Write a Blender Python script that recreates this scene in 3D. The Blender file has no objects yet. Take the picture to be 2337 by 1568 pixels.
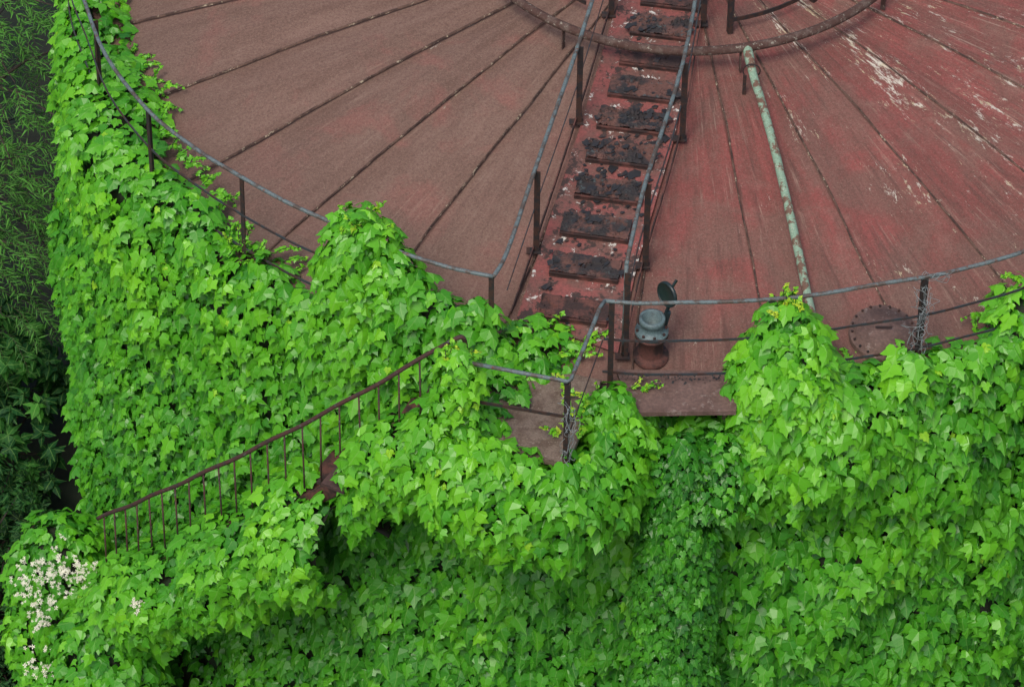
import bpy, math, random
import numpy as np
from mathutils import Vector, noise, Matrix
random.seed(7); rng=np.random.default_rng(7)
S=bpy.context.scene
COL=S.collection
R=6.4; ZR=8.0
def dome(x,y): return ZR+.6*(1-(x*x+y*y)/R**2)
D2R=math.pi/180
def pol(r,deg,z=0.): return Vector((r*math.sin(deg*D2R),-r*math.cos(deg*D2R),z))

# ------------------------------------------------------------------ materials
class NT:
    def __init__(s,name):
        s.m=bpy.data.materials.new(name); s.m.use_nodes=True
        s.t=s.m.node_tree; s.n=s.t.nodes; s.l=s.t.links
        s.b=s.n['Principled BSDF']; s.out=s.n['Material Output']
    def new(s,k,**kw):
        n=s.n.new(k)
        for a,v in kw.items(): setattr(n,a,v)
        return n
    def put(s,sock,v):
        if isinstance(v,bpy.types.NodeSocket): s.l.new(v,sock)
        elif v is not None: sock.default_value=v
    def math(s,op,a,b=None,c=None,clamp=False):
        n=s.new('ShaderNodeMath',operation=op); n.use_clamp=clamp
        s.put(n.inputs[0],a)
        if b is not None: s.put(n.inputs[1],b)
        if c is not None: s.put(n.inputs[2],c)
        return n.outputs[0]
    def noise(s,vec,scale,detail=5,rough=.6,dist=0):
        n=s.new('ShaderNodeTexNoise'); s.put(n.inputs['Vector'],vec)
        n.inputs['Scale'].default_value=scale;n.inputs['Detail'].default_value=detail
        n.inputs['Roughness'].default_value=rough;n.inputs['Distortion'].default_value=dist
        return n.outputs[0]
    def ss(s,v,a,b,lo=0.,hi=1.):
        n=s.new('ShaderNodeMapRange'); n.interpolation_type='SMOOTHSTEP'
        s.put(n.inputs[0],v); n.inputs[1].default_value=a;n.inputs[2].default_value=b
        n.inputs[3].default_value=lo;n.inputs[4].default_value=hi
        return n.outputs[0]
    def mix(s,f,a,b,mode='MIX'):
        n=s.new('ShaderNodeMix',data_type='RGBA'); n.blend_type=mode
        s.put(n.inputs[0],f)
        for i,v in ((6,a),(7,b)):
            if isinstance(v,tuple): v=(*v,1.) if len(v)==3 else v
            s.put(n.inputs[i],v)
        return n.outputs[2]
    def comb(s,x,y,z):
        n=s.new('ShaderNodeCombineXYZ'); s.put(n.inputs[0],x);s.put(n.inputs[1],y);s.put(n.inputs[2],z)
        return n.outputs[0]
    def bump(s,h,st,d):
        n=s.new('ShaderNodeBump'); n.inputs['Strength'].default_value=st;n.inputs['Distance'].default_value=d
        s.put(n.inputs['Height'],h); s.l.new(n.outputs[0],s.b.inputs['Normal'])
    def coord(s): return s.new('ShaderNodeTexCoord').outputs['Object']

def two_tone(name,a,b,scale=14,lo=.42,hi=.6,rough=.75,c=None,bump=.4,metal=0.,cth=.58):
    t=NT(name); v=t.coord()
    n=t.noise(v,scale,6,.65); col=t.mix(t.ss(n,lo,hi),a,b)
    if c: col=t.mix(t.ss(t.noise(v,scale*2.7,6,.7),cth,cth+.07),col,c)
    col=t.mix(t.ss(t.noise(v,scale*7,3,.6),.3,.7,.0,.35),col,(0.015,0.01,0.01))
    t.put(t.b.inputs['Base Color'],col); t.b.inputs['Roughness'].default_value=rough
    t.b.inputs['Metallic'].default_value=metal
    t.bump(n,bump,.01)
    return t.m
M_post=two_tone('post_rust',(.022,.020,.022),(.06,.028,.02),16)
M_rail=two_tone('weathered_rail_paint',(.13,.18,.19),(.085,.068,.058),9,.45,.60,.6,(.15,.055,.03))
M_bar=two_tone('bar_paint',(.035,.05,.06),(.06,.03,.025),12)
M_ring=two_tone('ring_pipe_rust',(.075,.036,.028),(.13,.09,.075),9,.45,.65,.85,(.30,.28,.23),.7,cth=.57)
M_hand=two_tone('handrail_rust',(.08,.032,.026),(.045,.03,.03),10,.45,.65,.8,(.10,.12,.11))
M_green=two_tone('flaking_green_paint',(.26,.40,.29),(.17,.095,.065),10,.49,.56,.75,(.42,.47,.37),.6)
M_tread=two_tone('tread_rust',(.040,.022,.020),(.13,.050,.040),6,.45,.6,.85)
M_tread2=two_tone('tread_scaled',(.025,.022,.024),(.13,.060,.048),4.5,.44,.58,.8,(.06,.08,.085))
M_flake=two_tone('flake_rust',(.022,.024,.028),(.085,.050,.04),9,.5,.62,.6)
M_vent=two_tone('vent_paint',(.13,.20,.215),(.065,.085,.088),10,.45,.7,.5)
M_lid=two_tone('lid_paint',(.010,.026,.030),(.018,.034,.034),10,rough=.35)
M_plate=two_tone('plate_rust',(.17,.105,.090),(.12,.07,.058),5,.4,.65,.8,(.24,.18,.16))
M_step=two_tone('step_rust',(.085,.045,.040),(.05,.03,.03),5,.4,.65,.8)
M_floor=two_tone('platform_rust',(.20,.15,.12),(.12,.08,.06),9,.4,.65,.85,(.27,.22,.18))
M_shell=two_tone('shell_paint',(.05,.03,.022),(.02,.025,.015),2)
M_wire=two_tone('galvanised_wire',(.30,.36,.38),(.2,.22,.22),10)
M_bark=two_tone('bark',(.06,.045,.03),(.03,.025,.02),8)
M_white=two_tone('petals',(.85,.86,.72),(.82,.78,.45),20,.55,.7,.6)

def roof_mat():
    t=NT('roof_paint'); v=t.coord()
    sp=t.new('ShaderNodeSeparateXYZ'); t.l.new(v,sp.inputs[0]); x,y,z=sp.outputs
    ny=t.math('MULTIPLY',y,-1.); phi=t.math('ARCTAN2',x,ny)
    r=t.math('SQRT',t.math('ADD',t.math('MULTIPLY',x,x),t.math('MULTIPLY',y,y)))
    deg=t.math('MULTIPLY',phi,180/math.pi)
    pp=t.math('PINGPONG',t.math('ADD',deg,12.2*30-7.),6.1)
    ds=t.math('MULTIPLY',t.math('MULTIPLY',pp,math.pi/180),r)
    side=t.ss(t.math('ADD',deg,t.math('MULTIPLY',t.noise(v,1.2,4),30.)),-10.,14.)   # 0 brown side, 1 red side
    sk_=t.math('ADD',.35,t.math('MULTIPLY',side,.65))
    streak=t.noise(t.comb(t.math('MULTIPLY',phi,18.),t.math('MULTIPLY',r,.7),0.),1.,8,.66)
    patch=t.noise(v,1.1,7,.66,.6)
    blot=t.noise(v,3.2,8,.72,.4)
    fine=t.noise(v,38,6,.8)
    pid=t.math('FLOOR',t.math('DIVIDE',t.math('ADD',deg,12.2*30-7.),12.2))
    wn=t.new('ShaderNodeTexWhiteNoise',noise_dimensions='1D'); t.l.new(pid,wn.inputs['W'])
    brown=t.mix(t.ss(streak,.30,.70),(.225,.138,.108),(.155,.090,.068))
    brown=t.mix(t.ss(patch,.50,.66,0,.65),brown,(.29,.115,.095))
    brown=t.mix(t.ss(blot,.52,.68,0,.40),brown,(.25,.165,.13))
    red=t.mix(t.ss(streak,.36,.64),(.30,.075,.068),(.18,.060,.050))
    red=t.mix(t.ss(patch,.42,.62,0,.80),red,(.20,.100,.080))
    red=t.mix(t.ss(blot,.50,.66,0,.40),red,(.30,.16,.13))
    col=t.mix(side,brown,red)
    rimb=t.math('MULTIPLY',t.ss(t.math('ADD',r,t.math('MULTIPLY',patch,2.)),5.6,7.1),.7)
    col=t.mix(rimb,col,(.165,.105,.083))
    col=t.mix(t.math('MULTIPLY',wn.outputs['Value'],.22),col,(.08,.05,.04))
    col=t.mix(t.ss(fine,.38,.68,0,.60),col,(.08,.045,.036))
    col=t.mix(t.math('MULTIPLY',t.ss(t.noise(v,75,4,.8),.53,.70),.38),col,(.42,.34,.27))
    st2=t.noise(t.comb(t.math('MULTIPLY',phi,60.),t.math('MULTIPLY',r,.9),3.),1.,6,.72)
    col=t.mix(t.math('MULTIPLY',t.ss(st2,.50,.68,0,.60),sk_),col,(.085,.045,.038))
    st3=t.noise(t.comb(t.math('MULTIPLY',phi,90.),t.math('MULTIPLY',r,1.1),8.),1.,7,.78)
    col=t.mix(t.math('MULTIPLY',sk_,t.math('MULTIPLY',t.ss(st3,.53,.68,0,.55),t.ss(t.noise(v,.9,3),.40,.62,.15,1.))),col,(.45,.33,.26))
    ch=t.noise(t.comb(t.math('MULTIPLY',phi,48.),t.math('MULTIPLY',r,4.0),1.),1.,10,.85,.3)
    zone=t.noise(t.comb(t.math('MULTIPLY',phi,6.),t.math('MULTIPLY',r,.8),5.),1.,3,.5)
    rightb=t.ss(deg,4.,46.,0.,.085)
    seamb=t.math('MULTIPLY',t.ss(ds,.12,.0),.055)
    th=t.math('ADD',t.math('ADD',ch,t.math('MULTIPLY',t.math('SUBTRACT',zone,.5),.40)),t.math('ADD',rightb,seamb))
    th=t.math('ADD',th,t.ss(side,0.,1.,-.035,0.))
    chips=t.ss(th,.668,.692)
    col=t.mix(t.math('MULTIPLY',chips,.9),col,t.mix(t.ss(t.noise(v,6,2),.45,.6),(.62,.59,.50),(.52,.46,.30)))
    col=t.mix(t.ss(ds,.022,.006,0,.6),col,(.06,.03,.024))
    t.put(t.b.inputs['Base Color'],col)
    t.put(t.b.inputs['Roughness'],t.ss(fine,.3,.7,.6,.85)); t.b.inputs['Specular IOR Level'].default_value=.3
    t.bump(t.math('ADD',t.math('MULTIPLY',fine,.7),t.math('ADD',chips,t.math('MULTIPLY',streak,1.))),.45,.012)
    return t.m
M_roof=roof_mat()

def chip_mat():
    t=NT('strip_paint'); v=t.coord()
    n=t.noise(v,7,9,.78,.3)
    col=t.mix(t.ss(t.noise(v,3.5,5,.6),.4,.6),(.26,.075,.068),(.16,.075,.062))
    col=t.mix(t.ss(t.noise(v,35,5,.7),.4,.7,0,.6),col,(.05,.03,.025))
    col=t.mix(t.ss(n,.575,.60),col,(.58,.58,.54))
    col=t.mix(t.ss(t.noise(v,4.6,8,.75),.54,.58),col,(.045,.028,.025))
    t.put(t.b.inputs['Base Color'],col); t.b.inputs['Roughness'].default_value=.75
    t.bump(n,.4,.01)
    return t.m
M_strip=chip_mat()

def leaf_mat(name,cols,trans=.25,rough=.38,vein=True,tc=(.18,.52,.02),spec=.5):
    t=NT(name)
    a=t.new('ShaderNodeAttribute',attribute_name='tint').outputs['Fac']
    l=t.new('ShaderNodeAttribute',attribute_name='leafuv')
    cr=t.new('ShaderNodeValToRGB'); e=cr.color_ramp
    for i,(p,c) in enumerate(cols):
        el=e.elements[i] if i<2 else e.elements.new(p)
        el.position=p; el.color=(*c,1)
    t.l.new(a,cr.inputs[0]); col=cr.outputs[0]
    sp=t.new('ShaderNodeSeparateXYZ'); t.l.new(l.outputs['Vector'],sp.inputs[0])
    ax=t.math('ABSOLUTE',sp.outputs[0])
    if vein:
        side=t.math('PINGPONG',t.math('SUBTRACT',t.math('ADD',sp.outputs[1],1.),t.math('MULTIPLY',ax,.8)),.13)
        vf=t.math('MAXIMUM',t.ss(ax,.035,.01,0,.6),t.ss(side,.02,.004,0,.28))
        col=t.mix(vf,col,t.mix(.6,col,(.26,.50,.12)))
    t.put(t.b.inputs['Base Color'],col)
    t.b.inputs['Roughness'].default_value=rough; t.b.inputs['Specular IOR Level'].default_value=spec
    tr=t.new('ShaderNodeBsdfTranslucent'); t.l.new(t.mix(.4,col,tc),tr.inputs[0])
    mx=t.new('ShaderNodeMixShader'); mx.inputs[0].default_value=trans
    t.l.new(t.b.outputs[0],mx.inputs[1]); t.l.new(tr.outputs[0],mx.inputs[2]); t.l.new(mx.outputs[0],t.out.inputs[0])
    return t.m
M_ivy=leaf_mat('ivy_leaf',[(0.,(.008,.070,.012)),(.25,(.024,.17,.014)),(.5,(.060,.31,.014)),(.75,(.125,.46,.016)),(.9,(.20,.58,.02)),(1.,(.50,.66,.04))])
M_dleaf=leaf_mat('dark_leaf',[(0.,(.005,.026,.012)),(.5,(.012,.075,.020)),(1.,(.06,.24,.03))],.25,.6,tc=(.05,.25,.02),spec=.2)  # dark greens carry the shading of the background planting in their colour
M_backing=two_tone('gap_shade_and_stems',(.007,.024,.005),(.018,.016,.009),9)  # dark backing paints the shade between leaves; also colours shoot stems

# ------------------------------------------------------------------ mesh builder
class MB:
    def __init__(s): s.v=[];s.f=[];s.mi=[];s.sm=[]
    def add(s,vs,fs,mi=0,sm=False):
        o=len(s.v); s.v+= [tuple(v) for v in vs]
        for f in fs: s.f.append(tuple(i+o for i in f)); s.mi.append(mi); s.sm.append(sm)
    def tube(s,pts,r,mi=0,n=10,closed=False,jit=0.):
        pts=[Vector(p) for p in pts]; N=len(pts); vs=[];fs=[]
        up=None
        for i,p in enumerate(pts):
            if closed: t=pts[(i+1)%N]-pts[i-1]
            else: t=pts[min(i+1,N-1)]-pts[max(i-1,0)]
            t.normalize()
            if up is None: up=Vector((0,0,1)) if abs(t.z)<.9 else Vector((1,0,0))
            a=t.cross(up)
            if a.length<1e-4: a=t.orthogonal()
            a.normalize(); b=a.cross(t).normalized()
            rr=r[i] if isinstance(r,(list,tuple)) else r
            for k in range(n):
                q=2*math.pi*k/n; d=a*math.cos(q)+b*math.sin(q)
                k2=rr*(1+jit*noise.noise((p+d*.1)*9))
                vs.append(p+d*k2)
            up=b
        m=N if closed else N-1
        for i in range(m):
            j=(i+1)%N
            for k in range(n): fs.append((i*n+k,i*n+(k+1)%n,j*n+(k+1)%n,j*n+k))
        if not closed:
            fs.append(tuple(range(n-1,-1,-1))); fs.append(tuple((N-1)*n+k for k in range(n)))
        s.add(vs,fs,mi,True)
    def bar(s,a,b,w,h,mi=0,side=None):
        a=Vector(a);b=Vector(b);t=(b-a).normalized()
        sd=Vector(side) if side is not None else t.cross(Vector((0,0,1)))
        if sd.length<1e-3: sd=Vector((1,0,0))
        sd=(sd-t*sd.dot(t)).normalized(); u=sd.cross(t).normalized()
        vs=[p+sd*(i*w/2)+u*(j*h/2) for p in (a,b) for i,j in ((-1,-1),(1,-1),(1,1),(-1,1))]
        s.add(vs,[(0,3,2,1),(4,5,6,7),(0,1,5,4),(1,2,6,5),(2,3,7,6),(3,0,4,7)],mi)
    def strip(s,pts,w,h,mi=0):
        for a,b in zip(pts[:-1],pts[1:]):
            a=Vector(a);b=Vector(b);e=(b-a).normalized()*w*.3
            s.bar(a-e,b+e,w,h,mi)
    def angle(s,base,top,dirx,mi=0,w=.05,th=.008):
        base=Vector(base);top=Vector(top);dx=Vector(dirx).normalized();dy=Vector((0,0,1)).cross(dx)
        s.bar(base+dx*w/2,top+dx*w/2,w,th,mi,side=dx)
        s.bar(base+dy*(w/2+.001),top+dy*(w/2+.001),w,th,mi,side=dy)
    def lathe(s,c,prof,n=24,mi=0,axis=None,sm=True):
        c=Vector(c); az=Vector(axis).normalized() if axis is not None else Vector((0,0,1))
        ax=az.orthogonal().normalized(); ay=az.cross(ax)
        vs=[];fs=[]
        for r,z in prof:
            for k in range(n):
                q=2*math.pi*k/n; vs.append(c+az*z+(ax*math.cos(q)+ay*math.sin(q))*r)
        for i in range(len(prof)-1):
            for k in range(n): fs.append((i*n+k,i*n+(k+1)%n,(i+1)*n+(k+1)%n,(i+1)*n+k))
        s.add(vs,fs,mi,sm)
    def obj(s,name,mats,parent=None):
        me=bpy.data.meshes.new(name); me.from_pydata(s.v,[],s.f)
        for m in mats: me.materials.append(m)
        me.polygons.foreach_set('material_index',s.mi); me.polygons.foreach_set('use_smooth',s.sm)
        me.update(); o=bpy.data.objects.new(name,me); COL.objects.link(o)
        if parent: o.parent=parent
        return o
def empty(name,loc=(0,0,0)):
    e=bpy.data.objects.new(name,None); COL.objects.link(e); return e

# ------------------------------------------------------------------ ground
g=MB()
vs=[];fs=[]
ext=[-400,-120,-40]+list(np.linspace(-20,20,35))+[40,120,400]
for j,yy in enumerate(ext):
    for i,xx in enumerate(ext):
        rr=math.hypot(xx,yy); zz=(noise.noise(Vector((xx*.4,yy*.4,0)))*.25 if 7<rr<40 else 0)
        vs.append((xx,yy,zz))
n=len(ext)
for j in range(n-1):
    for i in range(n-1): fs.append((j*n+i,j*n+i+1,(j+1)*n+i+1,(j+1)*n+i))
g.add(vs,fs,0,True)
M_ground=two_tone('undergrowth',(.012,.028,.012),(.025,.03,.015),1.5)
g.obj('ground',[M_ground])

# ------------------------------------------------------------------ tank
tank=empty('storage_tank')
m=MB(); NA=176; rs=[0.02]+list(np.linspace(.3,R,30)); vs=[];fs=[]
aset=[i*360/NA for i in range(NA)]
for r in rs:
    for a in aset:
        p=pol(r,a); pan=((a-7)/12.2)%1.
        sag=-.030*math.sin(pan*math.pi)*min(1,r/3)
        if r>R-.01: sag=0
        vs.append((p.x,p.y,dome(p.x,p.y)+sag+.016*noise.noise(Vector((p.x*1.1,p.y*1.1,0)))))
for i in range(len(rs)-1):
    for k in range(NA): fs.append((i*NA+k,(i+1)*NA+k,(i+1)*NA+(k+1)%NA,i*NA+(k+1)%NA))
m.add(vs,fs,0,True); m.obj('roof',[M_roof],tank)
m=MB(); m.lathe((0,0,0),[(R-.02,0),(R-.02,ZR-.03)],96,0); m.lathe((0,0,0),[(R-.03,ZR-.12),(R+.05,ZR-.12),(R+.05,ZR-.02),(R-.03,ZR-.02)],96,0,sm=False)
m.obj('shell',[M_shell],tank)
m=MB()
for k in range(-14,15):
    a0=7+12.2*k
    if abs(a0)>176: continue
    vs=[];fs=[]
    for i,r in enumerate(np.linspace(.45,R-.02,80)):
        wob=.030*noise.noise(Vector((r*1.1,k*7.,0)))+.006*noise.noise(Vector((r*7,k*7.,0)))
        w=.009+.006*noise.noise(Vector((r*9,k*3.,1)))
        h=.008+.009*noise.noise(Vector((r*14,k*3.,2)))
        for dd,hh in ((-w,-.012),(-w*.6,h),(w*.6,h*.9),(w,-.012)):
            p=pol(r,a0)+pol(1,a0+90)*(dd+wob)
            vs.append((p.x,p.y,dome(p.x,p.y)+hh))
        if i:
            for q in range(3): fs.append(((i-1)*4+q,(i-1)*4+q+1,i*4+q+1,i*4+q))
    m.add(vs,fs,0,True)
M_seam=two_tone('seam_rust',(.13,.075,.055),(.05,.026,.020),7,.4,.6,.85,(.45,.38,.27),cth=.57)
m.obj('welded_seams',[M_seam],tank)

# ------------------------------------------------------------------ perimeter railing
def interp(path,n=4):
    P=[Vector(p) for p in path]; out=[]
    for i in range(len(P)-1):
        a=P[max(i-1,0)];b=P[i];c=P[i+1];d=P[min(i+2,len(P)-1)]
        for k in range(n):
            t=k/n
            out.append(.5*((2*b)+(c-a)*t+(2*a-5*b+4*c-d)*t*t+(3*b-a-3*c+d)*t**3))
    out.append(P[-1]); return out
RL=[(-6.02,-2.03),(-5.74,-2.89),(-5.28,-3.72),(-4.80,-4.27),(-4.33,-4.70),(-3.88,-5.06),(-3.50,-5.30),(-2.78,-5.74),(-2.32,-5.96),(-1.89,-6.09)]
RRr=[(-.85,-6.40),(-.49,-6.43),(-.12,-6.42),(.28,-6.40),(.71,-6.35),(1.14,-6.26),(1.56,-6.16),(2.13,-6.02),(2.59,-5.85),(3.09,-5.64)]
RL=[tuple(pol(6.38,a)[:2]) for a in range(-150,-73,6)]+RL
RRr=RRr+[tuple(pol(6.4,a)[:2]) for a in range(34,150,6)]
rail=empty('guard_railing')
for side,path in (('left',RL),('right',RRr)):
    for nm,z,kind in (('top_rail',9.1,0),('mid_rail',8.62,1),('low_rail',8.2,1)):
        m=MB(); P=interp([(x,y,z) for x,y in path])
        P=[p+Vector((0,0,.018*noise.noise(p*1.3))) for p in P]
        if kind==0: m.tube(P,.020,0,10)
        else: m.strip(P,.010,.026,0)
        m.obj(nm,[M_rail if kind==0 else M_bar],rail)
m=MB()
pl=[(-5.9,-2.35),(-5.28,-3.72),(-4.33,-4.70),(-3.2,-5.52),(-1.93,-6.08)]+[tuple(pol(6.38,a)[:2]) for a in (-82,-97,-112,-127,-142)]
pr=[(-.80,-6.41),(.69,-6.36),(2.13,-6.02),(3.45,-5.4)]+[tuple(pol(6.4,a)[:2]) for a in (46,60,75,90,105,120)]
for x,y in pl+pr:
    o=Vector((x,y,0)).normalized(); tg=Vector((-o.y,o.x,0))
    m.angle((x,y,7.9),(x+random.uniform(-.01,.01),y,9.085),tg)
m.obj('posts',[M_post],rail)

# ------------------------------------------------------------------ roof stairs
st=empty('roof_staircase')
Lb=[(-.60,-.8),(-.77,-1.52),(-1.10,-3.08),(-1.51,-4.77),(-1.72,-5.56)]
Rb=[(.31,-.85),(.16,-1.65),(-.08,-3.31),(-.46,-4.97),(-.65,-6.04)]
def up(p,h): return Vector((p[0],p[1],dome(*p)+h))
m=MB()
def lerp2(P,t):
    n=len(P)-1; i=min(int(t*n),n-1); f=t*n-i
    return (P[i][0]*(1-f)+P[i+1][0]*f,P[i][1]*(1-f)+P[i+1][1]*f)
vs=[];fs=[];NS=70
for i in range(NS+1):
    t=i/NS; a=lerp2(Lb,t); b=lerp2(Rb,t)
    for k in range(9):
        f=(k/8)*.90+.05; x=a[0]*(1-f)+b[0]*f;y=a[1]*(1-f)+b[1]*f
        vs.append((x,y,dome(x,y)+.022))
    if i:
        for k in range(8): fs.append(((i-1)*9+k,i*9+k,i*9+k+1,(i-1)*9+k+1))
m.add(vs,fs,0,True); m.obj('base_sheet',[M_strip],st)
for nm,P in (('left',Lb),('right',Rb)):
    m=MB(); m.strip([up(p,.07) for p in [(q.x,q.y) for q in interp([(a,b,0) for a,b in P],3)]],.012,.05,0); m.obj('stringer',[M_tread],st)
m=MB()
lt=[up(Lb[0],1.0),up(Lb[1],1.0),up(Lb[2],1.0),up(Lb[3],1.06),Vector((-1.76,-5.75,9.13)),Vector((-1.89,-6.09,9.1))]
rt=[up(Rb[0],1.0),up(Rb[1],1.0),up(Rb[2],1.0),up(Rb[3],1.10),up((-.60,-5.75),1.18),up((-.65,-6.02),1.15)]
m.tube(interp(lt,4),.021,0); m.tube(interp(rt,4),.021,0)
m.tube([up((-.65,-6.04),1.16),up((-.652,-6.05),.0)],.020,0)
m.obj('handrail',[M_rail],st)
m=MB()
m.tube(interp([p-Vector((0,0,.5)) for p in lt[:-1]]),.006,0,6)
m.tube(interp([p-Vector((0,0,.55)) for p in rt]),.008,0,6)
m.obj('mid_rod',[M_bar],st)
m=MB()
for p,h in ((Lb[1],1.0),(Lb[2],1.0),(Lb[3],1.05),(Rb[1],1.0),(Rb[2],1.0),(Rb[3],1.08),((-.66,-6.06),1.1)):
    m.angle(up(p,0),up(p,h-.01),(.98,-.2,0),0,.055,.01)
    q=up(p,.03); m.bar(q-Vector((.07,0,0)),q+Vector((.07,0,0)),.09,.012,0)
m.obj('rail_posts',[M_post],st)
TL=[(-1.47,-5.60),(-1.36,-5.08),(-1.26,-4.58),(-1.12,-4.10),(-1.01,-3.62),(-.90,-3.17),(-.79,-2.72),(-.67,-2.27),(-.56,-1.82),(-.45,-1.37)]
dmg=[.3,.6,.6,.85,1.,1.,.5,.3,.7,.3]
fl=MB(); m=MB()
for ti,(tx,ty) in enumerate(TL):
    X=Vector((.66,-.115,0)); X=X*(1 if ti<7 else .9); Y=Vector((.17,.97,0)).normalized()*.27
    nx,nyy=60,22; vs=[];fs=[]; base=up((tx+.33,ty+.05),0).z
    def q(u,v,zz):
        p=Vector((tx,ty,0))+X*u+Y*v
        return Vector((p.x,p.y,base+zz+.02*(v-.5)))
    dm=dmg[ti]; H=.085
    for j in range(nyy+1):
        for i in range(nx+1):
            u=i/nx;v=j/nyy
            nz=noise.noise(Vector((u*3.2+ti*9,v*2.2,ti)))+.5*noise.noise(Vector((u*9+ti*9,v*6,ti)))+.25*noise.noise(Vector((u*24+ti*9,v*14,ti)))
            zz=H+.003*nz
            if nz>.50-.42*dm: zz-=.020
            if nz<-.42+.20*dm: zz+=.018*dm+.012*dm*noise.noise(Vector((u*30,v*20,ti)))
            ed=0
            if j==nyy: ed=.12*dm*noise.noise(Vector((u*9,ti,0)))
            if j==0: ed=.05*dm*noise.noise(Vector((u*12,ti,3)))
            vs.append(q(u,v+ed,zz))
    for j in range(nyy):
        for i in range(nx):
            a=j*(nx+1)+i; fs.append((a,a+1,a+nx+2,a+nx+1))
    m.add(vs,fs,1 if dm>.4 else 0,False)
    m.add([q(0,-.02,-.01),q(1,-.02,-.01),q(1,-.02,H-.022),q(0,-.02,H-.022),q(0,1,-.01),q(1,1,-.01),q(1,1,H-.03),q(0,1,H-.03)],
          [(0,1,2,3),(1,5,6,2),(4,0,3,7)],0)
    m.bar(q(0,-.03,H-.015),q(1,-.03,H-.015),.02,.014,0)
    for k in range(int(55*dm*dm)):
        u=random.random()*1.1-.05;v=random.choice([random.uniform(.1,.95),random.uniform(-.7,0),random.uniform(.2,1.)]); c=q(u,v,(H+.004) if v>0 else .030)
        s_=random.uniform(.008,.034)*(1.7 if random.random()<.15 else 1)
        nn=random.randint(5,9)
        tilt=Vector((random.gauss(0,.12),random.gauss(0,.12),1)).normalized(); ax=tilt.orthogonal().normalized(); ay=tilt.cross(ax)
        w=[];an0=random.random()*6
        for e in range(nn):
            an=an0+2*math.pi*e/nn+random.uniform(-.3,.3); rr=s_*random.uniform(.55,1.35)
            w.append(c+ax*math.cos(an)*rr*1.4+ay*math.sin(an)*rr)
        top=[p+tilt*.005 for p in w]
        fl.add(w+top,[tuple(range(nn,2*nn))]+[(e,(e+1)%nn,nn+(e+1)%nn,nn+e) for e in range(nn)],0)
m.obj('treads',[M_tread,M_tread2],st); fl.obj('rust_flakes',[M_flake],st)

# ------------------------------------------------------------------ ring pipe and riser pipe
rp=empty('ring_pipe'); m=MB()
m.tube([Vector((.05,0,8.8))+pol(2.35,a)+Vector((0,0,.01*math.sin(a*.07))) for a in np.arange(0,360,3)],.047,0,14,True,.05)
for a in range(12,360,45):
    p=Vector((.05,0,8.8))+pol(2.35,a); m.bar(p-Vector((0,0,.04)),(p.x,p.y,dome(p.x,p.y)-.01),.05,.012,0,side=pol(1,a))
m.obj('pipe_ring',[M_ring],rp)
m=MB()
pp=[(.60,-2.27,8.80),(.62,-2.42,8.78),(.66,-2.62,8.70),(.72,-2.9,8.66),(.83,-3.5,8.585),(.94,-4.2,8.48),(1.03,-4.8,8.38),(1.11,-5.4,8.29),(1.20,-6.0,8.18),(1.24,-6.35,8.05),(1.25,-6.5,7.8)]
m.tube(interp(pp,4),[.050]*6+[.043]*35,0,14,False,.04)
m.obj('riser_pipe',[M_green],rp)
m=MB(); p0=Vector((.64,-2.55,8.72))
m.tube([p0+Vector((.085*math.cos(a),0,.085*math.sin(a))) for a in np.linspace(-.6,math.pi+.6,16)],.008,0,6)
m.angle((.56,-2.62,8.45),(.56,-2.62,8.72),(1,0,0),0,.03)
for yv,xv in ((-5.4,1.11),): m.bar((xv-.06,yv,dome(xv,yv)+.02),(xv+.06,yv,dome(xv,yv)+.02),.04,.05,0)
m.obj('pipe_bracket',[M_post],rp)

cr=empty('crown_railing'); m=MB()
A=list(range(14,330,6)); 
for z,w in ((.16,.05),(.6,.04),(1.05,.05)):
    m.strip([pol(1.8,a,8.555+z) for a in A],.012,w,0)
for a in range(14,330,33): m.angle(pol(1.8,a,8.54),pol(1.8,a,9.61),pol(1,a+90),0,.05,.01)
m.obj('rail_frame',[M_post],cr)
m=MB(); m.lathe((0,0,8.58),[(0.001,.25),(.28,.22),(.3,.16),(.2,.14),(.2,0)],24); m.obj('roof_vent',[M_tread],cr)

# ------------------------------------------------------------------ gauge hatch with open lid
vt=empty('vent_pipe'); m=MB(); c=Vector((-.39,-6.02,8.06))
m.lathe(c,[(.17,-.02),(.17,.03),(.125,.035),(.12,.05),(.115,.26),(.16,.265),(.16,.295),(.10,.30)],28,1)
m.lathe(c,[(.10,.295),(.16,.305),(.16,.335),(.11,.34),(.105,.42),(.125,.44),(.125,.49),(.10,.495),(.095,.49),(.095,.31),(.001,.31)],28,0)
for k in range(8):
    a=k*45+10; p=c+pol(.14,a,.32); m.lathe(p,[(.001,.035),(.014,.035),(.014,-.07)],6,1,sm=False)
m.obj('body',[M_vent,M_tread],vt)
m=MB(); 
hp=c+Vector((.12,.06,.46)); 
m.bar(hp,hp+Vector((.05,.02,.16)),.03,.02,0); m.bar(hp+Vector((0,0,-.1)),hp+Vector((.03,0,.05)),.05,.05,0)
lc=hp+Vector((.01,.02,.25)); ax=Vector((-.75,-.60,.10))
m.lathe(lc,[(.001,.0),(.095,.0),(.105,.006),(.13,.008),(.13,-.02),(.11,-.035),(.001,-.04)],28,0,ax)
m.lathe(lc,[(.112,.006),(.116,.014),(.124,.014),(.13,.006)],28,0,ax)
m.bar(lc+Vector((.05,0,.10)),lc+Vector((.09,.03,.16)),.02,.02,0)
m.obj('lid',[M_lid],vt)
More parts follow.
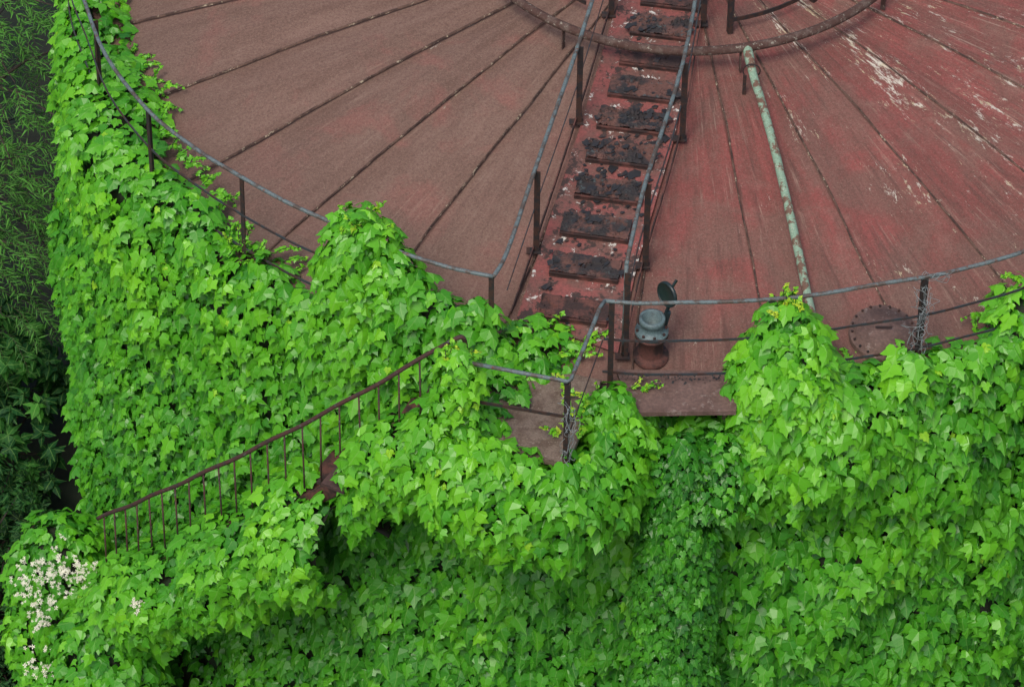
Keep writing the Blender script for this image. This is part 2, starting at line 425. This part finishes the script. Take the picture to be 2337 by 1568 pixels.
# ------------------------------------------------------------------ manhole
m=MB(); c=Vector((1.83,-5.70,dome(1.83,-5.70)))
m.lathe(c,[(.33,-.05),(.33,.035),(.325,.04),(.27,.042),(.27,.058),(.001,.062)],40,0,Vector((.05,-.17,1)),True)
for k in range(20):
    p=c+pol(.30,k*18+4,.035); p.z+=(p.y-c.y)*.17-(p.x-c.x)*.05
    m.lathe(p,[(.012,0),(.012,.025),(.001,.027)],6,1,sm=False)
m.bar(c+Vector((-.08,0,.1)),c+Vector((.08,0,.1)),.015,.015,1)
m.obj('manhole_cover',[M_plate,M_post])

# ------------------------------------------------------------------ access platform + plate
pf=empty('access_platform')
m=MB()
def slab(m,poly,z,t,mi=0):
    n=len(poly); vs=[(x,y,z) for x,y in poly]+[(x,y,z-t) for x,y in poly]
    m.add(vs,[tuple(range(n)),tuple(range(2*n-1,n-1,-1))]+[(i,n+i,n+(i+1)%n,(i+1)%n) for i in range(n)],mi)
slab(m,[(-.86,-6.36),(-2.0,-6.05),(-2.32,-7.22),(-1.17,-7.50)][::-1],8.06,.06)
m.obj('deck',[M_floor],pf)
m=MB(); slab(m,[(-.72,-6.20),(-.56,-6.79),(.40,-6.75),(.47,-6.20)],8.045,.05)
for x0,y0 in ((-.5,-6.76),(.3,-6.73)): m.bar((x0,y0,7.99),(x0,-6.35,7.5),.03,.03)
m.obj('side_plate',[M_plate],pf)
m=MB()
for k in range(90):
    x0=random.uniform(-.66,.42); y0=-6.27-abs(random.gauss(0,.06)); s_=random.uniform(.004,.014)
    m.add([(x0-s_,y0,8.047),(x0,y0-s_,8.047),(x0+s_,y0,8.047),(x0,y0+s_,8.047+s_)],[(0,1,3),(1,2,3),(0,3,2)],0)
m.obj('debris',[M_flake],pf)
m=MB()
k1=[(-.85,-6.40,9.1),(-.90,-6.50,9.09),(-1.165,-7.45,9.08),(-1.20,-7.48,9.08),(-2.17,-7.25,9.10)]
m.tube(k1,.020,0,10)
m.obj('platform_rail',[M_rail],pf)
m=MB()
m.strip([(-1.17,-7.47,8.62),(-2.18,-7.24,8.62)],.010,.035); m.strip([(-.86,-6.42,8.62),(-1.16,-7.46,8.45)],.01,.012)
m.angle((-1.17,-7.47,7.9),(-1.17,-7.47,9.07),(-1,.2,0),0,.055,.01); m.angle((-2.2,-7.22,7.9),(-2.2,-7.22,9.1),(1,-.2,0),0,.055,.01)
m.obj('platform_posts',[M_post],pf)

def wires(name,c,h,n,spread):
    m=MB()
    for k in range(n):
        P=[]; x=y=0.; z=random.uniform(0,.15)
        while z<h:
            x+=random.gauss(0,spread);y+=random.gauss(0,spread); x*=.75;y*=.75; z+=random.uniform(-.02,.10)
            P.append(Vector(c)+Vector((x,y,-z)))
        m.tube(interp(P,4),.0024,0,4)
    m.obj(name,[M_wire])
wires('tangled_wire',(2.13,-6.08,9.12),.85,8,.05)
wires('tangled_wire',(-1.17,-7.52,8.95),.8,8,.035)
m=MB()
for k in range(6):
    c=Vector((2.17,-6.02,9.1)); m.tube(interp([c+Vector((-.12+.055*i+random.uniform(-.03,.03),random.uniform(-.03,.03),random.uniform(-.06,.06))) for i in range(7)],4),.0024,0,4)
m.obj('tangled_wire',[M_wire])

# ------------------------------------------------------------------ helical stair on the shell
hs=empty('spiral_staircase')
def zr(a): return 9.24-.1397*(abs(a)-17.3)
RH=7.4
m=MB()
top=[pol(RH,-a,zr(a)+.01*math.sin(a)) for a in np.arange(17.6,54.3,1.)]
top=[Vector((-2.13,-7.0,9.02)),Vector((-2.14,-7.03,9.15)),Vector((-2.17,-7.06,9.23))]+top
m.tube(interp(top,2),.022,0,10)
m.obj('handrail',[M_hand],hs)
m=MB()
for i,a in enumerate(np.arange(18.6,54,1.62)):
    p=pol(RH,-a,zr(a)); j=random.uniform(-.015,.015)
    m.tube([p,p+Vector((j,j,-1.0))],.010,0,6)
m.obj('balusters',[M_hand],hs)
m=MB()
for a in np.arange(19,56,1.75):
    z=zr(a)-.98; c1=pol(6.55,-a,z);c2=pol(7.42,-a,z)
    m.bar(c1,c2,.25,.03,0)
for rr in (6.5,7.43): m.strip([pol(rr,-a,zr(a)-1.03) for a in np.arange(17.5,56,1.5)],.012,.16,0)
c1=pol(7.12,-26.0,zr(26.)-.93); c2=pol(7.66,-26.3,zr(26.)-.95)
m.bar(c1,c2,.25,.03,1)
m.obj('steps',[M_tread,M_step],hs)

# ------------------------------------------------------------------ ivy
HALF=[(.15,-.16,-.03),(.36,-.19,-.10),(.50,-.02,-.13),(.49,.13,-.13),(.74,.34,-.30),(.52,.42,-.18),(.33,.50,-.09),(.37,.68,-.15),(.19,.80,-.09)]
TPL=np.array([(0,0,0),(0,.42,.03),(0,1.14,-.16)]+HALF+[(-x,y,z) for x,y,z in HALF])
HF=[(0,3,4,5),(0,5,6),(0,6,9,1),(6,7,8,9),(1,9,10),(1,10,11,2)]
TF=HF+[tuple(i if i<3 else i+9 for i in reversed(f)) for f in HF]
LAN=np.array([(0,0,0),(.085,.35,-.01),(0,1.,-.12),(-.085,.35,-.01),(0,.4,.02)]); LANF=[(0,1,4),(1,2,4),(2,3,4),(3,0,4)]
OVA=np.array([(0,0,0),(.24,.22,-.03),(.27,.5,-.05),(.0,1.,-.14),(-.27,.5,-.05),(-.24,.22,-.03),(0,.45,.03)]); OVAF=[(0,1,6),(1,2,6),(2,3,6),(3,4,6),(4,5,6),(5,0,6)]
class Leaves:
    def __init__(s): s.P=[];s.N=[];s.T=[];s.s=[];s.t=[]
    def add(s,P,N,T,sc,ti): s.P.append(tuple(P));s.N.append(tuple(N));s.T.append(tuple(T));s.s.append(sc);s.t.append(ti)
    def obj(s,name,tpl,tf,mats,back=None,parent=None,smooth=False):
        P=np.array(s.P);N=np.array(s.N);T=np.array(s.T);sc=np.array(s.s)[:,None,None];ti=np.array(s.t);n=len(P)
        N/=np.linalg.norm(N,axis=1)[:,None]
        T-=N*(T*N).sum(1)[:,None]; T/=np.linalg.norm(T,axis=1)[:,None]+1e-9
        X=np.cross(T,N)
        k=len(tpl); tp=np.repeat(tpl[None],n,0).copy()
        tp[:,:,0]*=rng.uniform(.78,1.10,(n,1)); tp[:,:,2]*=rng.uniform(.3,2.3,(n,1)); 
        tp+=rng.normal(0,.020,tp.shape)
        tw=rng.normal(0,.28,(n,1)); tp[:,:,2]+=tp[:,:,0]*tw*tp[:,:,1]
        tp[:,:,0]+=rng.normal(0,.10,(n,1))*tp[:,:,1]**2
        V=P[:,None]+sc*(X[:,None]*tp[:,:,0:1]+T[:,None]*tp[:,:,1:2]+N[:,None]*tp[:,:,2:3])
        V=V.reshape(-1,3); bv=[];bf=[]
        if back: bv=back.v; bf=back.f
        nl=len(V); allv=np.concatenate([V,np.array(bv).reshape(-1,3)]) if bv else V
        fl=np.concatenate([np.array(f) for f in tf]); ln=np.array([len(f) for f in tf])
        L=(fl[None]+(np.arange(n)*k)[:,None]).reshape(-1); LN=np.tile(ln,n)
        if bf:
            L=np.concatenate([L,np.array([i+nl for f in bf for i in f])]); LN=np.concatenate([LN,np.array([len(f) for f in bf])])
        me=bpy.data.meshes.new(name); me.vertices.add(len(allv)); me.vertices.foreach_set('co',allv.reshape(-1))
        me.loops.add(len(L)); me.loops.foreach_set('vertex_index',L.astype(np.int32))
        me.polygons.add(len(LN)); me.polygons.foreach_set('loop_start',np.concatenate([[0],np.cumsum(LN)[:-1]]).astype(np.int32))
        for mt in mats: me.materials.append(mt)
        mi=np.zeros(len(LN),np.int32); mi[n*len(tf):]=1; me.polygons.foreach_set('material_index',mi)
        sm=np.zeros(len(LN),bool); sm[n*len(tf):]=True; 
        if smooth: sm[:]=True
        me.polygons.foreach_set('use_smooth',sm)
        a=me.attributes.new('tint','FLOAT','POINT'); tv=np.zeros(len(allv)); tv[:nl]=np.repeat(ti,k); a.data.foreach_set('value',tv)
        a=me.attributes.new('leafuv','FLOAT_VECTOR','POINT'); uv=np.zeros((len(allv),3)); uv[:nl]=np.tile(tpl,(n,1)); a.data.foreach_set('vector',uv.reshape(-1))
        me.update(calc_edges=True); me.validate()
        o=bpy.data.objects.new(name,me); COL.objects.link(o)
        if parent: o.parent=parent
        return o
IV=Leaves(); BK=MB()
UP=Vector((0,0,1))
def rv(s=1.): return Vector((random.gauss(0,s),random.gauss(0,s),random.gauss(0,s)))
def disp(P,amp):
    a=noise.noise(P*1.15); b=noise.noise(P*2.4+Vector((5,1,3)))
    return amp*(a+1.3*abs(b)-.25)
def ivy_surface(F,nu,nv,dens,amp=.12,size=.15,tint=.52,flip=False,keep=None,tvar=.11,tf=None):
    G=[[Vector(F(i/nu,j/nv)) for j in range(nv+1)] for i in range(nu+1)]
    Nn=[[None]*(nv+1) for _ in range(nu+1)]
    for i in range(nu+1):
        for j in range(nv+1):
            a=G[min(i+1,nu)][j]-G[max(i-1,0)][j]; b=G[i][min(j+1,nv)]-G[i][max(j-1,0)]
            n_=a.cross(b); n_=n_.normalized() if n_.length>1e-9 else UP.copy()
            Nn[i][j]=-n_ if flip else n_
    G2=[[G[i][j]+Nn[i][j]*disp(G[i][j],amp) for j in range(nv+1)] for i in range(nu+1)]
    vs=[G2[i][j]-Nn[i][j]*.12 for i in range(nu+1) for j in range(nv+1)]
    fs=[(i*(nv+1)+j,(i+1)*(nv+1)+j,(i+1)*(nv+1)+j+1,i*(nv+1)+j+1) for i in range(nu) for j in range(nv)]
    BK.add(vs,fs,0,True)
    for i in range(nu):
        for j in range(nv):
            a,b,c,d=G2[i][j],G2[i+1][j],G2[i+1][j+1],G2[i][j+1]
            ar=((b-a).cross(d-a).length+(b-c).cross(d-c).length)/2
            mid=(G[i][j]+G[i+1][j+1])/2; dh=disp(mid,1.)   # hollows get darker tint: clump shading painted into leaf colour
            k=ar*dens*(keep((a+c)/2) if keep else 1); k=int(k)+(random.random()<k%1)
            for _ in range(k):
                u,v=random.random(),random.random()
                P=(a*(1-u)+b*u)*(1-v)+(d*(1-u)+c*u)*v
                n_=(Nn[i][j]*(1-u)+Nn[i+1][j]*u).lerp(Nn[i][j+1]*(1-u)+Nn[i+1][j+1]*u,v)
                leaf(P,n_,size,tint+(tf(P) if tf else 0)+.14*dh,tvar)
def leaf(P,n_,size=.15,tint=.52,tvar=.11):
    n_=n_.normalized(); oh=Vector((n_.x,n_.y,0))
    if oh.length<.25:
        oh=Vector((P.x,P.y,0)).normalized()*.6+oh
    oh.normalize()
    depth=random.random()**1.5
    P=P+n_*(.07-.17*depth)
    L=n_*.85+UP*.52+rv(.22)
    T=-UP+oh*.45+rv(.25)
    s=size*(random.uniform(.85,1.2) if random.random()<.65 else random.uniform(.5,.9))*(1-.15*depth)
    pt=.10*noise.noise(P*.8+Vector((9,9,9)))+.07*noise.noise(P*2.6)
    t=min(tint+pt+random.gauss(0,tvar)*.85-.24*depth,.88)  # deeper leaves tinted darker, occlusion painted into their colour
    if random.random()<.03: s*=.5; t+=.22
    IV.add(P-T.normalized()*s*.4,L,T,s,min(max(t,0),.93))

HT=[(-150,8.15),(-75,8.2),(-56,8.3),(-50,8.42),(-46.5,8.3),(-45,7.95),(-42.5,7.98),(-40,8.25),(-36,8.02),(-32.5,8.08),(-28,8.5),(-25,8.85),(-18,8.78),(-16,8.35),(-14,8.08),(-9,7.92),(-7.5,7.72),(3,7.72),(4.5,8.3),(6,8.6),(9,8.5),(11,8.22),(13,8.04),(17,8.06),(18.5,8.2),(20,8.05),(24,7.98),(27,8.12),(30,8.60),(34,8.2),(80,8.1)]
hx=[a for a,_ in HT]; hy=[b for _,b in HT]
IR=[(-150,5.8),(-64,5.82),(-60,6.0),(-50,6.15),(-44,6.2),(80,6.17)]
OR=[(-150,-.22),(-74,-.20),(-64,.06),(-50,0),(80,0)]
def wallF(a0,a1):
    def F(u,v):
        a=a0+(a1-a0)*u; h=float(np.interp(a,hx,hy))+.07*noise.noise(Vector((a*.35,3,0)))
        raised=max(0,h-8.15); ri=float(np.interp(a,[q[0] for q in IR],[q[1] for q in IR]))+.05*noise.noise(Vector((a*.8,1,0)))
        oo=float(np.interp(a,[q[0] for q in OR],[q[1] for q in OR]))
        prof=[(6.52,0.),(6.56,h*.33),(6.6,h*.66),(6.63,h-.35),(6.60,h-.15),(6.50,h-.03),(6.36,h),(ri+.10,h-.05),(ri+.02,h-.17-raised*.5),(ri,min(h-.28,8.0)-.02)]
        cum=[0.]
        for p,q in zip(prof[:-1],prof[1:]): cum.append(cum[-1]+math.hypot(p[0]-q[0],p[1]-q[1]))
        s=v*cum[-1]; r=float(np.interp(s,cum,[p[0] for p in prof])); z=float(np.interp(s,cum,[p[1] for p in prof]))
        if r>6.4:
            r+=oo*math.exp(-((z-8.)/2.2)**2)
            r+=.40*math.exp(-((a-10)/6.5)**2)*math.exp(-((z-7.35)/.75)**2)
            r+=.26*math.exp(-((a-23)/5)**2)*math.exp(-((z-6.7)/.7)**2)
            r+=.20*math.exp(-((a-13)/4)**2)*math.exp(-((z-5.2)/.6)**2)
            r+=.10*math.exp(-((a+62)/12)**2)*math.exp(-((z-8.)/1.)**2)
        return pol(r,a,z)
    return F
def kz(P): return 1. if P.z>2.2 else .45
def tz(P): return max(-.08,min(.09,(P.z-6.4)*.05))  # darker tint lower down paints the wall's shade into the leaves
ivy_surface(wallF(-112,-35),140,70,165,.15,.142,.62,keep=kz,tf=lambda P: max(-.10,min(.06,(P.z-6.6)*.05)))  # left wall: same painted shade by height in the tint
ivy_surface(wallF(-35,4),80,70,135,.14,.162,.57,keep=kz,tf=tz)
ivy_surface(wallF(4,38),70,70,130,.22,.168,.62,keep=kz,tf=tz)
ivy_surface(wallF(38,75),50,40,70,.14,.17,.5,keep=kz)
def blob(c,prof,dens=150,amp=.08,size=.14,tint=.60,nu=20,lean=(0,0)):
    zs=[p[1] for p in prof]; rr=[p[0] for p in prof]
    cum=[0.]
    for p,q in zip(prof[:-1],prof[1:]): cum.append(cum[-1]+math.hypot(p[0]-q[0],p[1]-q[1]))
    def F(u,v):
        s=v*cum[-1]; r=float(np.interp(s,cum,rr)); z=float(np.interp(s,cum,zs)); q=u*2*math.pi
        k=(z-zs[0])
        return Vector((c[0]+lean[0]*k+r*math.cos(q),c[1]+lean[1]*k+r*math.sin(q),z))
    ivy_surface(F,nu,22,dens,amp,size,tint)
blob((-3.17,-5.56),[(.40,7.6),(.38,8.3),(.35,8.9),(.30,9.20),(.16,9.36),(.01,9.40)],180,.08,.145,.72)
blob((-2.85,-5.75),[(.36,7.8),(.30,8.3),(.26,8.75),(.15,9.0),(.01,9.05)],180,.08,.14,.68)
blob((.86,-6.35),[(.58,7.2),(.52,8.0),(.36,8.5),(.20,8.82),(.10,8.98),(.01,9.03)],170,.09,.155,.72)
blob((-2.2,-7.2),[(.22,7.6),(.20,8.3),(.17,8.8),(.12,9.08),(.01,9.16)],240,.04,.12,.74,14)
blob((-.09,-6.87),[(.33,.1),(.34,4),(.33,6.8),(.28,7.45),(.16,7.7),(.01,7.78)],560,.05,.095,.36,20)
blob((.25,-6.72),[(.4,6.9),(.33,7.35),(.2,7.6),(.01,7.7)],280,.05,.11,.48,20)
blob((-.80,-6.80),[(.22,7.5),(.22,8.0),(.15,8.22),(.01,8.33)],240,.05,.13,.70,14)
blob((-1.50,-5.98),[(.42,7.95),(.36,8.12),(.18,8.2),(.01,8.22)],150,.05,.14,.64,18)
blob((-1.86,-6.55),[(.36,7.9),(.30,8.1),(.15,8.18),(.01,8.2)],150,.05,.14,.62,18)
blob((-2.02,-7.0),[(.28,7.9),(.22,8.15),(.12,8.22),(.01,8.24)],150,.05,.14,.62,18)
def skirt(path,prof,nu,nv,dens,size,tint,amp=.09,tf=None):
    P=[Vector(p[:3]) for p in path]; Nm=[Vector((p[3],p[4],0)).normalized() for p in path]
    cum=[0.]
    for a,b in zip(P[:-1],P[1:]): cum.append(cum[-1]+(a-b).length)
    pc=[0.]
    for a,b in zip(prof[:-1],prof[1:]): pc.append(pc[-1]+math.hypot(a[0]-b[0],a[1]-b[1]))
    def F(u,v):
        s=u*cum[-1]; i=max(0,min(len(P)-2,int(np.searchsorted(cum,s))-1)); f=(s-cum[i])/(cum[i+1]-cum[i])
        p=P[i].lerp(P[i+1],f); n_=Nm[i].lerp(Nm[i+1],f).normalized()
        w=v*pc[-1]; o=float(np.interp(w,pc,[q[0] for q in prof])); z=float(np.interp(w,pc,[q[1] for q in prof]))
        return p+n_*o+UP*z
    ivy_surface(F,nu,nv,dens,amp,size,tint,flip=False,tf=tf)
sk=[(-.70,-6.55,7.95,1,.1),(-.82,-6.95,8.0,.97,-.1),(-1.0,-7.38,8.0,.8,-.5),(-1.25,-7.56,8.0,.15,-1),(-1.7,-7.46,8.03,-.22,-1),(-2.1,-7.34,8.06,-.3,-1)]
for a in np.arange(18.5,24.2,1.1):
    n_=pol(1,-a); p=pol(7.35,-a,zr(a)-.72); sk.append((p.x,p.y,p.z,n_.x,n_.y))
p=pol(7.28,-24.7,zr(25.0)-.95); sk.append((p.x,p.y,p.z,-.9,-.3))
p=pol(7.0,-25.0,zr(25.0)-.98); sk.append((p.x,p.y,p.z,-.97,.1))
skirt(sk,[(-.14,-.05),(-.04,.05),(.12,.04),(.26,-.08),(.35,-.35),(.33,-.72),(.22,-1.0),(.0,-1.22)],60,24,150,.155,.68,.15)
s2=[]
for a in np.arange(27.6,56,1.2):
    n_=pol(1,-a); w=.06*math.sin(a*.9); p=pol(7.3+w,-a,zr(a)-.90+(.0 if a>30 else -.20)); s2.append((p.x,p.y,p.z,n_.x,n_.y))
skirt(s2,[(-.62,-.02),(-.3,.05),(.02,.08),(.22,.02),(.38,-.18),(.46,-.50),(.42,-.85),(.26,-1.15),(.0,-1.4)],90,26,150,.155,.66,.16)
blob((-6.42,-3.98),[(.56,.1),(.58,2.2),(.54,3.0),(.40,3.45),(.2,3.62),(.01,3.67)],150,.14,.135,.62,24)
blob((-5.95,-4.75),[(.60,.1),(.60,2.0),(.5,2.7),(.3,3.05),(.01,3.15)],140,.12,.152,.62,24)

def shoot(p,d,n=9,step=.05,up_=.0,sz=.06,tint=.9):
    p=Vector(p);d=Vector(d).normalized(); pts=[p.copy()]
    for i in range(n):
        d=(d+rv(.18)+UP*up_).normalized(); p=p+d*step; pts.append(p.copy())
        IV.add(p,UP*.8+rv(.4),d+rv(.6),sz*random.uniform(.7,1.4)*(1-.5*i/n),min(1,tint+random.uniform(-.12,.1)))
        IV.add(p,UP*.8+rv(.4),rv(1),sz*random.uniform(.5,1.2)*(1-.5*i/n),min(1,tint+random.uniform(-.2,.1)))
    BK.tube(pts,.004,0,5)
for a in list(np.arange(-74,-33,1.0))+list(np.arange(8,34,1.5)):
    h=float(np.interp(a,hx,hy)); ri=float(np.interp(a,[q[0] for q in IR],[q[1] for q in IR]))
    shoot(pol(ri+.05,a,h-.05),-pol(1,a)+pol(1,a+90)*random.uniform(-1,1)+UP*random.uniform(-.1,.7),random.randint(3,8),.045,-.12,.06,.82)
for k in range(8): shoot((-3.17+random.uniform(-.2,.2),-5.56+random.uniform(-.2,.2),9.3),UP+rv(.6),4,.05,0,.06,.88)
for k in range(10): shoot((.86+random.uniform(-.12,.12),-6.35+random.uniform(-.1,.1),8.95),UP*.6+rv(.6),5,.045,0,.06,.98)
for k in range(10): shoot((-2.2+random.uniform(-.1,.1),-7.2+random.uniform(-.1,.1),9.08),UP*.7+rv(.7),4,.045,0,.055,.97)
for k in range(12): shoot((-1.05+random.uniform(-.2,.25),-6.9+random.uniform(-.3,.3),8.1),UP*.6+rv(.7),6,.045,-.02,.06,.92)
for k in range(10): shoot((-1.35+random.uniform(-.3,.3),-6.0+random.uniform(-.15,.15),8.15),Vector((1,.1,.1))+rv(.4),7,.05,-.05,.065,.85)
for k in range(5): shoot((-.55+random.uniform(-.1,.1),-6.5,8.08),Vector((1,.5,.1))+rv(.3),5,.04,-.02,.04,.9)
for k in range(9): shoot(tuple(pol(6.4,-42.5+random.uniform(-2,2),8.1)),UP+rv(.5),6,.05,0,.05,.85)
IV.obj('ivy',TPL,TF,[M_ivy,M_backing],BK)
print('ivy leaves',len(IV.P))

# ------------------------------------------------------------------ honeysuckle flowers
m=MB()
def flower(p,s):
    n_=(UP*.8+rv(.4)+Vector((-.1,-.6,0))).normalized(); ax=n_.orthogonal().normalized(); ay=n_.cross(ax)
    k0=random.random()*6
    for e in range(5):
        a=k0+e*math.pi*.4+random.uniform(-.3,.3); d=ax*math.cos(a)+ay*math.sin(a); w=n_.cross(d)
        m.add([p,p+d*s*.6+w*s*.26+n_*s*.3,p+d*s*1.2+n_*s*.1,p+d*s*.6-w*s*.26+n_*s*.3],[(0,1,2,3)],0)
def fl_at(c,rad,n):
    for _ in range(n):
        q=Vector(c)+Vector((random.gauss(0,rad[0]),random.gauss(0,rad[1]),random.gauss(0,rad[2])))
        for _ in range(random.randint(2,4)): flower(q+rv(.024),random.uniform(.014,.026))
fl_at((-6.50,-4.52,3.50),(.20,.12,.14),62)
fl_at((-6.15,-4.60,3.60),(.12,.1,.09),20)
fl_at((-6.62,-4.66,3.0),(.13,.06,.15),24)
fl_at((-6.60,-4.78,2.4),(.09,.06,.2),22)
fl_at((-6.50,-4.86,1.8),(.09,.06,.18),14)
fl_at((-5.42,-5.76,4.30),(.05,.04,.07),12)
m.obj('honeysuckle_flowers',[M_white])

# ------------------------------------------------------------------ background planting on the left
def willow(name,base,hgt,crown,ntw,tint,ln=.13):
    e=empty(name); t=MB(); L=Leaves(); b=Vector(base); topc=b+Vector((crown[0],crown[1],hgt))
    tr=[b.lerp(topc,i/6)+Vector((.08*math.sin(i*1.7),.08*math.cos(i*2.1),0)) for i in range(7)]
    t.tube(tr,[.13,.11,.09,.07,.05,.035,.02],0,8)
    for i in range(ntw):
        s=random.uniform(.25,1); o=b.lerp(topc,s); a=random.random()*6.283; rad=crown[2]*math.sqrt(random.random())*(.5+.5*math.sin(s*3))
        p=o+Vector((math.cos(a)*rad,math.sin(a)*rad*1.3,random.uniform(-.3,.4)))
        if math.hypot(p.x,p.y)<7.15: continue
        cl=noise.noise(p*1.4)
        if cl<-.10: continue
        if i%9==0: t.tube([o,o.lerp(p,.5)+UP*.15,p],[.03,.018,.006],0,6)
        d=(Vector((math.cos(a),math.sin(a),.3))+rv(.3)).normalized(); q=p.copy()
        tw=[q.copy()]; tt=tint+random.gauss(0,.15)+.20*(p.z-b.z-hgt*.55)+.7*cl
        for k in range(10):
            d=(d+Vector((0,0,-.16))).normalized(); q=q+d*.055; tw.append(q.copy())
            for sgn in (-1,1):
                sd=d.cross(UP).normalized()*sgn
                L.add(q,UP+rv(.35),d*.9+sd*.8-UP*.25+rv(.2),ln*random.uniform(.7,1.2),min(max(tt+random.gauss(0,.08)+.015*k,0),1))
        t.tube(tw,.003,0,4)
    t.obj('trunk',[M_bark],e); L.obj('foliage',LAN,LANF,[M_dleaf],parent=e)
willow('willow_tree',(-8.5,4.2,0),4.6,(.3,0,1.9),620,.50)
willow('willow_tree',(-8.6,7.5,0),4.8,(.2,0,2.0),360,.35)
willow('willow_tree',(-8.3,1.7,0),3.4,(.1,.2,1.3),450,.48)
def shrub(name,c,rad,h,n,size,tint,tpl=OVA,tf=OVAF,nl=7):
    e=empty(name); t=MB(); L=Leaves(); c=Vector(c)
    for i in range(n):
        a=random.random()*6.283; u=random.random(); r_=rad*math.sqrt(random.random())
        z=h*(1-.6*(r_/rad)**2)*(.35+.65*u)
        p=c+Vector((r_*math.cos(a),1.4*r_*math.sin(a),z))
        if math.hypot(p.x,p.y)<6.95: continue
        ax=(UP+rv(.3)+Vector((math.cos(a),math.sin(a),0))*.3).normalized(); k0=random.random()*6
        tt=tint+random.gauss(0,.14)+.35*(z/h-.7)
        for k in range(nl):
            q=k0+k*2.4; x=ax.orthogonal().normalized(); y=ax.cross(x); d=x*math.cos(q)+y*math.sin(q)
            L.add(p-ax*.02*k,ax+d*.2+rv(.15),d+ax*random.uniform(-.3,.4),size*random.uniform(.7,1.15),min(max(tt+random.gauss(0,.07),0),1))
        if i%6==0: t.tube([Vector((c.x+.2*math.cos(a),c.y+.2*math.sin(a),0)),c.lerp(p,.5)+Vector((0,0,z*.2)),p],[.02,.014,.005],0,5)
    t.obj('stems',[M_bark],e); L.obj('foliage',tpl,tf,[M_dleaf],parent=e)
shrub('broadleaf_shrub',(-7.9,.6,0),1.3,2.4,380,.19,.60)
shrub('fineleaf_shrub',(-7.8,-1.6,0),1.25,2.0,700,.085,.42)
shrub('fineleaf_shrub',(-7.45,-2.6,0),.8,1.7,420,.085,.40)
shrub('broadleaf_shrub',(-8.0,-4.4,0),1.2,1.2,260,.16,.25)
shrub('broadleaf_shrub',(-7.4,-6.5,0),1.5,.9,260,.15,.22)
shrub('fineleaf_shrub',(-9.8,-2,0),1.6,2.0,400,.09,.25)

# ------------------------------------------------------------------ light, sky, camera
w=bpy.data.worlds.new('World'); S.world=w; w.use_nodes=True
nt=w.node_tree; bg=nt.nodes['Background']; sky=nt.nodes.new('ShaderNodeTexSky'); sky.sky_type='NISHITA'; sky.sun_disc=False
EL,AZ=math.radians(58),math.radians(202)
sky.sun_elevation=EL; sky.sun_rotation=AZ; sky.dust_density=5.; sky.air_density=1.
nt.links.new(sky.outputs[0],bg.inputs[0]); bg.inputs[1].default_value=.15
ld=bpy.data.lights.new('sun','SUN'); ld.energy=1.5; ld.angle=math.radians(18); ld.color=(1,.95,.87)
lo=bpy.data.objects.new('sun',ld); COL.objects.link(lo)
sd=Vector((math.sin(AZ)*math.cos(EL),math.cos(AZ)*math.cos(EL),math.sin(EL)))
lo.rotation_euler=(-sd).to_track_quat('-Z','Y').to_euler()

pit,roll=.7448,.0128
fw=Vector((0,math.cos(pit),-math.sin(pit))); r0=Vector((1,0,0)); u0=r0.cross(fw)
rt_=r0*math.cos(roll)+u0*math.sin(roll); u_=rt_.cross(fw)
C=Vector((-1.7069,-7.0008,9.1))-fw*42.2104
cd=bpy.data.cameras.new('camera'); co=bpy.data.objects.new('camera',cd); COL.objects.link(co)
M=Matrix((( rt_.x,u_.x,-fw.x,C.x),(rt_.y,u_.y,-fw.y,C.y),(rt_.z,u_.z,-fw.z,C.z),(0,0,0,1)))
co.matrix_world=M
cd.sensor_width=36; cd.lens=36*10500/2337; cd.clip_end=2000; cd.clip_start=.5
S.camera=co
S.view_settings.view_transform='Standard'; S.view_settings.look='None'; S.view_settings.exposure=0
